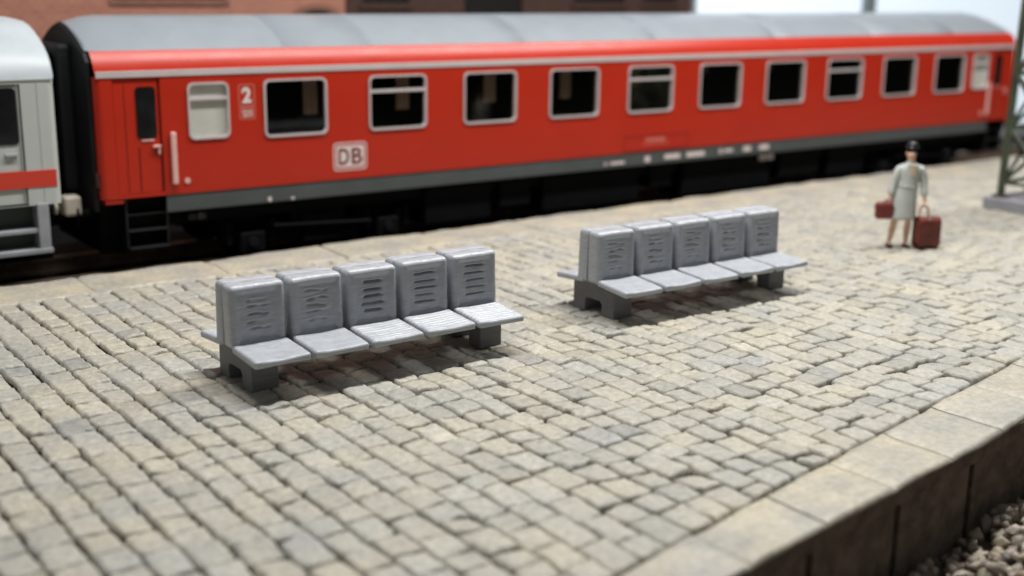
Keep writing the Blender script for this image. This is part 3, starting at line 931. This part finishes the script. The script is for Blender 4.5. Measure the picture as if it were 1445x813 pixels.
# wire bundle clipped dark box on the skirt end
# ---- pale neighbouring coach
wc = thing('passenger_coach', 'light grey passenger coach with red stripe, cut off at the left edge', 'railway coach', (0, 0, 0))
WX0, WX1 = -16.0, 4.99
bm = bmesh.new()
side_with_holes(bm, WX0 + .1, WX1 - .1, .90, 2.66, YS, [(3.30, 4.52, .90, 2.60)])
q = [bm.verts.new(p) for p in ((WX0 + .1, yb, .9), (WX1 - .1, yb, .9), (WX1 - .1, yb, 2.66), (WX0 + .1, yb, 2.66))]; bm.faces.new(q)
for xe, s in ((WX0, 1), (WX1, -1)):
    for yy, t in ((YS, 1), (yb, -1)):
        prev = None
        for i in range(7):
            a = R_(90 * i / 6)
            p = (xe + s * .10 * (1 - math.sin(a)), yy + t * .10 * (1 - math.cos(a)))
            cur = (bm.verts.new((p[0], p[1], .9)), bm.verts.new((p[0], p[1], 2.66)))
            if prev: bm.faces.new((prev[0], cur[0], cur[1], prev[1]))
            prev = cur
    q = [bm.verts.new((xe, y, z)) for y, z in ((YS + .1, .9), (yb - .1, .9), (yb - .1, 2.66), (YS + .1, 2.66))]; bm.faces.new(q)
bm_obj('body', bm, M['white'], wc)
box('stripe', (WX0 + .12, WX1 - .06, YS - .008, YS + .05, 1.15, 1.395), M['stripe_red'], wc, .004)
loft_roof('roof', WX0, WX1 + .01, 0, M['white_roof'], wc, 0.04)
box('rain_gutter', (WX0 + .03, WX1 - .03, YS - .012, YS + .03, 2.645, 2.672), M['white'], wc, .004)
bm = bmesh.new(); add_box(bm, 3.32, 4.50, YS + .018, YS + .06, .93, 2.58, .008)
d = bm_obj('door', bm, M['white'], wc)
box('stripe', (3.325, 4.495, YS + .008, YS + .03, 1.15, 1.395), M['stripe_red'], d)
bm = bmesh.new(); add_plate(bm, rrect(3.9, 4.46, 1.77, 2.55, .06), YS + .005, YS + .03); bm_obj('pane', bm, M['dark_pane'], d)
bm = bmesh.new(); add_box(bm, 4.25, 4.42, YS - .02, YS + .02, 1.60, 1.65, .01); bm_obj('handle', bm, M['step'], d)
bm = bmesh.new(); add_box(bm, 4.47, 4.485, YS + .002, YS + .03, .95, 2.6); add_box(bm, 4.735, 4.745, YS - .002, YS + .01, .92, 2.62)
bm_obj('panel_joint', bm, mat('panel_joint_grey', (.25, .27, .26), .6, .2), wc)
# its pale step frame with dark openings
bm = bmesh.new()
for x0, x1 in ((3.3, 3.42), (4.62, 4.78)): add_box(bm, x0, x1, YS - .02, YS + .30, .22, .92, .01)
add_box(bm, 3.3, 4.80, YS - .04, YS + .30, .20, .27, .01); add_box(bm, 3.3, 4.70, YS - .0, YS + .28, .50, .56, .01)
bm_obj('steps', bm, M['step'], wc)
box('step_recess', (3.35, 4.68, YS + .25, YS + .5, .20, .90), mat('recess_grey', (.06, .07, .06), .7, .2), wc)
bm = bmesh.new()
add_box(bm, WX0 + .3, WX1 - .05, YS + .52, yb - .3, .0, .88, .02)
bm_obj('underframe', bm, M['black'], wc)
bogie(wc, 1.3)
bm = bmesh.new(); add_box(bm, 5.10, 5.36, CY - 1.03, CY - .74, .62, .92, .05, 3); add_cyl(bm, (4.98, CY - .88, .75), (5.03, CY - .88, .75), .10)
bm_obj('buffer', bm, M['cream'], wc)
bm = bmesh.new(); add_box(bm, 4.985, 5.12, CY - .62, CY + .62, .9, 3.0, .05); bm_obj('gangway', bm, M['black_end'], wc)
bm = bmesh.new(); add_cyl(bm, (5.0, CY, .45), (5.6, CY, .45), .07); add_box(bm, 5.1, 5.5, CY - .14, CY + .14, .34, .58, .04)
bm_obj('coupler', bm, M['black'], wc)

# ------------------------------------------------------------------ background
bb_ = thing('brick_building', 'red brick building behind the left half of the red coach', 'building', (0, 24, 0))
def facade(name, parent, x0, x1, z0, z1, holes, m, depth=3.0):
    bm = bmesh.new()
    side_with_holes(bm, x0, x1, z0, z1, 0, holes)
    for pts in (((x0, 0, z0), (x0, depth, z0), (x0, depth, z1), (x0, 0, z1)), ((x1, 0, z0), (x1, depth, z0), (x1, depth, z1), (x1, 0, z1)), ((x0, depth, z0), (x1, depth, z0), (x1, depth, z1), (x0, depth, z1)), ((x0, 0, z1), (x1, 0, z1), (x1, depth, z1), (x0, depth, z1))):
        bm.faces.new([bm.verts.new(p) for p in pts])
    return bm_obj(name, bm, m, parent)
bh = [(8.0, 10.3, 3.66, 5.4), (3.4, 5.7, 3.66, 5.4)]
facade('wall', bb_, -14, 13.05, -1.05, 6.2, bh, M['brick'])
for h in bh:
    f = box('window', (h[0] - .08, h[1] + .08, -.03, .04, h[2] - .12, h[2] + .01), M['arch'], bb_)
    box('pane', (h[0], h[1], .06, .065, h[2], h[3]), M['dark_window'], f)
def arch_loop(xc, r, ztop, zbot, n=14):
    pts = [(xc + r, zbot)] + [(xc + r * math.cos(math.pi * i / n), ztop - r * .55 + r * .55 * math.sin(math.pi * i / n)) for i in range(n + 1)] + [(xc - r, zbot)]
    return pts
for xc in (12.35, 1.0):
    bm = bmesh.new(); add_plate(bm, arch_loop(xc, .62, 3.58, 1.2), -.04, .0)
    f = bm_obj('arched_window', bm, M['arch'], bb_)
    bm = bmesh.new(); add_plate(bm, arch_loop(xc, .50, 3.46, 1.2), -.05, -.055)
    bm_obj('pane', bm, M['dark_window'], f)
box('shade_strip', (-14.05, 13.05, -.10, 0, -1.05, 1.4), M['black_end'], bb_, .02)  # black strip added low on the wall, standing in for shade behind the coaches
box('cornice', (-14.1, 13.15, -.12, 3.1, 6.2, 6.45), M['arch'], bb_, .03)
db_ = thing('brick_building', 'dark brown building behind the middle of the red coach, right of the red brick one', 'building', (0, 24.2, 0))
dh = [(16.3, 18.0, 1.0, 5.0), (13.6, 14.8, 3.58, 5.6), (19.6, 21.3, 3.60, 5.6), (21.9, 23.1, 3.62, 5.6)]
facade('wall', db_, 13.1, 23.62, -1.05, 6.6, dh, M['brick_dark'])
for h in dh:
    f = box('window', (h[0] - .08, h[1] + .08, -.04, .04, h[2] - .12, h[2] + .01), M['brick_dark'], db_)
    box('pane', (h[0], h[1], .05, .06, h[2], h[3]), M['dark_window'], f)
box('cornice', (13.0, 23.7, -.12, 3.1, 6.6, 6.85), M['brick_dark'], db_, .03)
wn = thing('glowing_backdrop', 'self-glowing pale blue backdrop board with a grey mullion behind the right end of the red coach', 'window', (0, 25.0, 0))
box('pane', (24.62, 48.0, .04, .06, -0.6, 8.0), M['glow'], wn)
bm = bmesh.new()
add_box(bm, 24.50, 24.62, -.05, .1, -0.8, 8.2); add_box(bm, 48.0, 48.2, -.05, .1, -0.8, 8.2); add_box(bm, 24.5, 48.2, -.05, .1, 8.0, 8.2); add_box(bm, 24.5, 48.2, -.05, .1, -1.05, -0.6)
bm_obj('frame', bm, M['backdrop_frame'], wn)
box('post', (31.80, 32.32, -.15, .03, -0.6, 8.0), M['post'], wn, .02)

# ------------------------------------------------------------------ mast
ms = thing('lattice_mast', 'olive green lattice mast on a grey base at the right edge', 'mast', (21.62, 12.42, 0))
bs = bmesh.new(); add_box(bs, -.78, .78, -.78, .78, -.02, .22, .03)
bm_obj('base', bs, M['base'], ms)
def mast_pt(sx, sy, z):
    k = z / 9.0
    h = .56 * (1 - k) + .44 * k
    return Vector((sx * h, sy * h, z))
for sx, sy in ((-1, -1), (1, -1), (1, 1), (-1, 1)):
    bm = bmesh.new()
    add_bar(bm, mast_pt(sx, sy, .2), mast_pt(sx, sy, 9.0), .12)
    add_box(bm, sx * .55 - .12, sx * .55 + .12, sy * .55 - .12, sy * .55 + .12, .22, .27, .01)
    bm_obj('mast_leg', bm, M['mast'], ms)
bm = bmesh.new()
z = .5; k = 0
while z < 8.4:
    dz = 1.05 - .05 * k
    cs = [(-1, -1), (1, -1), (1, 1), (-1, 1)]
    for i in range(4):
        a = cs[i]; b = cs[(i + 1) % 4]
        add_bar(bm, mast_pt(*a, z), mast_pt(*b, z + dz), .055)
        add_bar(bm, mast_pt(*b, z), mast_pt(*a, z + dz), .055)
        add_bar(bm, mast_pt(*a, z), mast_pt(*b, z), .05)
    z += dz; k += 1
bm_obj('bracing', bm, M['mast'], ms)

# ------------------------------------------------------------------ person (local x = right in the picture, -y = towards the viewer)
PR = R_(-36.3)
person = thing('person', 'person in pale grey coat and dark hat carrying bags on the platform', 'person', (16.42, 11.78, 0), PR)
person.scale = (.97, .97, .965)
def skin_chain(name, verts, edges, radii, root, matl, parent, sub=2):
    me = bpy.data.meshes.new(name); me.from_pydata(verts, edges, []); me.update()
    o = bpy.data.objects.new(name, me); C.objects.link(o)
    md = o.modifiers.new('skin', 'SKIN'); md.use_smooth_shade = True
    for i, r in enumerate(radii):
        sv = me.skin_vertices[0].data[i]
        sv.radius = (r, r) if not isinstance(r, tuple) else r
        sv.use_root = (i == root)
    ss = o.modifiers.new('sub', 'SUBSURF'); ss.levels = sub; ss.render_levels = sub
    bpy.context.view_layer.update()
    m2 = bpy.data.meshes.new_from_object(o.evaluated_get(bpy.context.evaluated_depsgraph_get()))
    bpy.data.objects.remove(o); bpy.data.meshes.remove(me)
    m2.polygons.foreach_set('use_smooth', [True] * len(m2.polygons))
    return link(name, m2, matl, parent)
V = []; E = []; RD = []
def sv(p, r, prev=None):
    V.append(p); RD.append(r)
    if prev is not None: E.append((prev, len(V) - 1))
    return len(V) - 1
pel = sv((0.02, 0, .84), (.125, .10))
ch = sv((.05, .0, 1.14), (.125, .095), pel)
nk0 = sv((.06, .01, 1.33), (.085, .07), ch)
nk = sv((.06, 0, 1.42), .048, nk0)
hd0 = sv((.055, -.015, 1.50), (.068, .075), nk)
hd = sv((.04, -.03, 1.60), (.088, .092), hd0)
for s, kx, ax, kn in ((-1, -.14, -.19, -.08), (1, .09, .085, .10)):
    h = sv((.02 + s * .075, 0, .78), .085, pel)
    k = sv((kx + .0, -.03, .44), .056, h)
    c = sv((kx * .9 + ax * .1, .005, .30), .060, k)
    a = sv((ax, .01, .085), .040, c)
    sv((ax - .03, -.10, .035), (.034, .026), sv((ax - .005, -.02, .045), .036, a))
sl = sv((-.11, .0, 1.32), .062, nk0); el = sv((-.20, -.01, 1.05), .045, sl); wl_ = sv((-.25, -.05, .83), .030, el); hl = sv((-.262, -.06, .775), (.034, .022), wl_)
sr = sv((.235, 0, 1.32), .062, nk0); er = sv((.305, -.01, 1.05), .045, sr); wr_ = sv((.315, -.07, .81), .030, er); hr = sv((.318, -.085, .755), (.022, .036), wr_)
body_p = skin_chain('body', V, E, RD, pel, M['skin'], person)
# fingers are short curled chains on each hand, face features on the head
def finger_set(hx, hy, hz, s):
    for i in range(4):
        dy = (i - 1.5) * .019
        L = (.055, .062, .058, .046)[i]
        p = [(hx, hy + dy, hz - .005), (hx + s * .006, hy + dy, hz - .005 - L * .55), (hx - s * .016, hy + dy, hz - .008 - L * .8), (hx - s * .032, hy + dy, hz + .0 - L * .55)]
        yield p, .0095
    yield [(hx - s * .012, hy - .026, hz + .018), (hx - s * .03, hy - .034, hz - .008), (hx - s * .036, hy - .022, hz - .034)], .0105
for (hx, hy, hz, s) in ((-.262, -.06, .765, -1), (.318, -.085, .745, 1)):
    V2 = []; E2 = []; R2 = []
    bmx = bmesh.new()
    for pts, r in finger_set(hx, hy, hz, s):
        for a, b in zip(pts[:-1], pts[1:]): add_cyl(bmx, a, b, r, r * .9, n=8)
    bm_obj('fingers', bmx, M['skin'], body_p, smooth=True)
bm = bmesh.new()
add_cyl(bm, (.032, -.115, 1.580), (.025, -.145, 1.550), .010, .015, n=10)
bm_obj('nose', bm, M['skin'], body_p, smooth=True)
bm = bmesh.new()
for dx in (-.03, .03): bmesh.ops.create_icosphere(bm, subdivisions=2, radius=.0095, matrix=Matrix.Translation((.038 + dx, -.112, 1.590)))
bm_obj('eyes', bm, M['hair'], body_p, smooth=True)
bm = bmesh.new(); add_box(bm, .02, .062, -.105, -.085, 1.515, 1.524, .003); bm_obj('mouth', bm, mat('lips', (.35, .08, .07), .5, .3), body_p)
bm = bmesh.new()
for dx in (-.078, .078): bmesh.ops.create_icosphere(bm, subdivisions=2, radius=.02, matrix=Matrix.Translation((.05 + dx, 0, 1.57)) @ Matrix.Diagonal((.5, .8, 1.3, 1)))
bm_obj('ears', bm, M['skin'], body_p, smooth=True)
# coat: lofted rings, flared, with collar; sleeves
bm = bmesh.new()
rings = [(-.02, .0, .48, .235, .18), (-.015, 0, .53, .23, .175), (-.005, 0, .70, .21, .165), (.01, 0, .90, .19, .155), (.03, 0, 1.03, .172, .14), (.045, 0, 1.17, .18, .135), (.055, 0, 1.29, .205, .135), (.06, .0, 1.375, .165, .115), (.06, 0, 1.405, .075, .07), (.06, 0, 1.43, .07, .066)]
n = 28; prev = None
for k, (x, y, z, a, b) in enumerate(rings):
    cur = []
    for i in range(n):
        t = 2 * math.pi * i / n
        fold = 1 + (.035 * math.sin(t * 7 + 1) * max(0, (1.0 - z)) * 1.6)
        cur.append(bm.verts.new((x + a * math.cos(t) * fold, y + b * math.sin(t) * fold, z)))
    if prev:
        for i in range(n): bm.faces.new((prev[i], prev[(i + 1) % n], cur[(i + 1) % n], cur[i]))
    prev = cur
co = bm_obj('coat', bm, M['coat'], person, smooth=True)
sld = co.modifiers.new('thick', 'SOLIDIFY'); sld.thickness = .02
V = []; E = []; RD = []
a = sv((-.06, 0, 1.32), .088); b = sv((-.125, 0, 1.295), .086, a); c = sv((-.20, -.01, 1.05), .068, b); sv((-.245, -.045, .86), .058, c)
skin_chain('sleeve', V, E, RD, 0, M['coat'], co)
V = []; E = []; RD = []
a = sv((.18, 0, 1.32), .088); b = sv((.25, 0, 1.295), .086, a); c = sv((.305, -.01, 1.05), .068, b); sv((.314, -.06, .84), .058, c)
skin_chain('sleeve', V, E, RD, 0, M['coat'], co)
bm = bmesh.new()
for sx in (-1, 1):
    add_box(bm, .06 + sx * .045 - .04, .06 + sx * .045 + .04, -.125, -.10, 1.27, 1.39, .01)
bm_obj('lapel', bm, M['coat'], co)
bm = bmesh.new(); add_cyl(bm, (.028, 0, 1.01), (.030, 0, 1.045), .185, .183, n=28)
for v_ in bm.verts: v_.co.y *= .84
bm_obj('belt', bm, M['coat'], co, smooth=True)
bm = bmesh.new(); add_box(bm, .02, .115, -.15, -.115, 1.20, 1.40, .015, 2); bm_obj('scarf', bm, mat('beige_scarf', (.62, .50, .36), .7, .2, var=.1, scale=20), co)
# hair and hat
bm = bmesh.new(); bmesh.ops.create_uvsphere(bm, u_segments=20, v_segments=12, radius=1, matrix=Matrix.Translation((.062, .040, 1.585)) @ Matrix.Diagonal((.085, .072, .11, 1)))
bm_obj('hair', bm, M['hair'], person, smooth=True)
bm = bmesh.new()
hp = [(.0, 1.755), (.06, 1.75), (.088, 1.73), (.097, 1.69), (.099, 1.665), (.112, 1.66), (.112, 1.65), (.09, 1.65)]
prev = None
for r, z in hp:
    r *= .95; cur = [bm.verts.new((.068 + max(r, .001) * math.cos(2 * math.pi * i / 24),   .022 + max(r, .001) * math.sin(2 * math.pi * i / 24) * 1.1, z)) for i in range(24)]
    if prev:
        for i in range(24): bm.faces.new((prev[i], prev[(i + 1) % 24], cur[(i + 1) % 24], cur[i]))
    prev = cur
bm_obj('hat', bm, M['hat'], person, smooth=True)
for ax in (-.19, .085):
    bm = bmesh.new(); add_box(bm, ax - .055, ax + .035, -.155, .055, .0, .062, .028, 3)
    bm_obj('shoe', bm, M['shoe'], person, smooth=True)

cr, sr_ = math.cos(PR), math.sin(PR)
def wp(x, y): return (16.42 + x * cr - y * sr_, 11.78 + x * sr_ + y * cr)
px, py = wp(-.315, -.06)
hb = thing('handbag', 'small red brown handbag hanging from the person\'s hand on the left', 'bag', (px, py, .46), PR)
bm = bmesh.new(); add_box(bm, -.15, .13, -.08, .08, 0, .28, .055, 3); 
bm_obj('bag_body', bm, M['bag_red'], hb, smooth=False)
bm = bmesh.new()
pts = [(-.03, 0, .26), (.0, 0, .30), (.045, 0, .315), (.09, 0, .30), (.11, 0, .25)]
for a, b in zip(pts[:-1], pts[1:]): add_cyl(bm, a, b, .013, n=8)
bm_obj('handle', bm, M['bag_red'], hb)
bm = bmesh.new(); add_box(bm, -.16, .14, -.075, .075, .17, .195, .008); bm_obj('flap_edge', bm, M['case_brown'], hb)
px, py = wp(.375, -.09)
sc_ = thing('suitcase', 'large dark red brown suitcase standing on the platform beside the person', 'suitcase', (px, py, 0), PR + R_(12))
bm = bmesh.new(); add_box(bm, -.19, .19, -.12, .12, .012, .51, .10, 4); bm_obj('case_body', bm, M['case_brown'], sc_)
bm = bmesh.new()
for x in (-.11, .11): add_box(bm, x - .018, x + .018, -.124, .124, .008, .515, .09, 3)
bm_obj('strap', bm, M['case_brown'], sc_)
bm = bmesh.new()
pts = [(-.16, 0, .50), (-.15, 0, .64), (-.12, 0, .685), (-.06, 0, .69), (-.01, 0, .66), (.01, 0, .50)]
for a, b in zip(pts[:-1], pts[1:]): add_cyl(bm, a, b, .018, n=8)
bm_obj('handle', bm, M['handle'], sc_)
bm = bmesh.new()
for x in (-.13, .13): add_box(bm, x - .03, x + .03, -.09, .09, 0, .02)
bm_obj('foot', bm, M['shoe'], sc_)

# ------------------------------------------------------------------ light
w = bpy.data.worlds.new('World'); scene.world = w; w.use_nodes = True
nt = w.node_tree; bg = nt.nodes['Background']
tc = nt.nodes.new('ShaderNodeTexCoord'); sp = nt.nodes.new('ShaderNodeSeparateXYZ'); rp = nt.nodes.new('ShaderNodeValToRGB')
nt.links.new(tc.outputs['Generated'], sp.inputs[0]); nt.links.new(sp.outputs['Z'], rp.inputs['Fac']); nt.links.new(rp.outputs['Color'], bg.inputs['Color'])
rp.color_ramp.elements[0].position = 0.0; rp.color_ramp.elements[0].color = (.22, .22, .225, 1)
rp.color_ramp.elements[1].position = 0.8; rp.color_ramp.elements[1].color = (.85, .88, .92, 1)
bg.inputs['Strength'].default_value = 0.20

def area(name, loc, target, size, power, col, sy=None):
    l = bpy.data.lights.new(name, 'AREA'); l.energy = power; l.color = col; l.size = size
    if sy: l.shape = 'RECTANGLE'; l.size_y = sy
    o = bpy.data.objects.new(name, l); C.objects.link(o)
    o.location = loc
    o.rotation_euler = (Vector(target) - Vector(loc)).to_track_quat('-Z', 'Y').to_euler()
    return o
area('ceiling_lamp', (16, 12.4, 18), (16, 12.2, 0), 30, 8500, (1.0, .985, .95), 1.4)

# ------------------------------------------------------------------ camera
f_px, pit, yaw, roll = 1715.0, R_(13.95), R_(36.33), R_(0.75)
d = Vector((math.sin(yaw) * math.cos(pit), math.cos(yaw) * math.cos(pit), -math.sin(pit)))
r = Vector((math.cos(yaw), -math.sin(yaw), 0)); u = r.cross(d)
r2 = r * math.cos(roll) + u * math.sin(roll); u2 = -r * math.sin(roll) + u * math.cos(roll)
cam = bpy.data.cameras.new('Camera'); co_ = bpy.data.objects.new('Camera', cam); C.objects.link(co_)
mtx = Matrix((r2, u2, -d)).transposed().to_4x4(); mtx.translation = (0, 0, 4.0)
co_.matrix_world = mtx
cam.sensor_width = 36; cam.lens = f_px / 1445 * 36
cam.clip_start = .1; cam.clip_end = 500
cam.dof.use_dof = True; cam.dof.focus_distance = 13.3; cam.dof.aperture_fstop = cam.lens / 1000 / 0.155
scene.camera = co_
scene.view_settings.view_transform = 'Standard'
scene.view_settings.look = 'None'
scene.view_settings.exposure = 0.0
scene.view_settings.gamma = 1.0
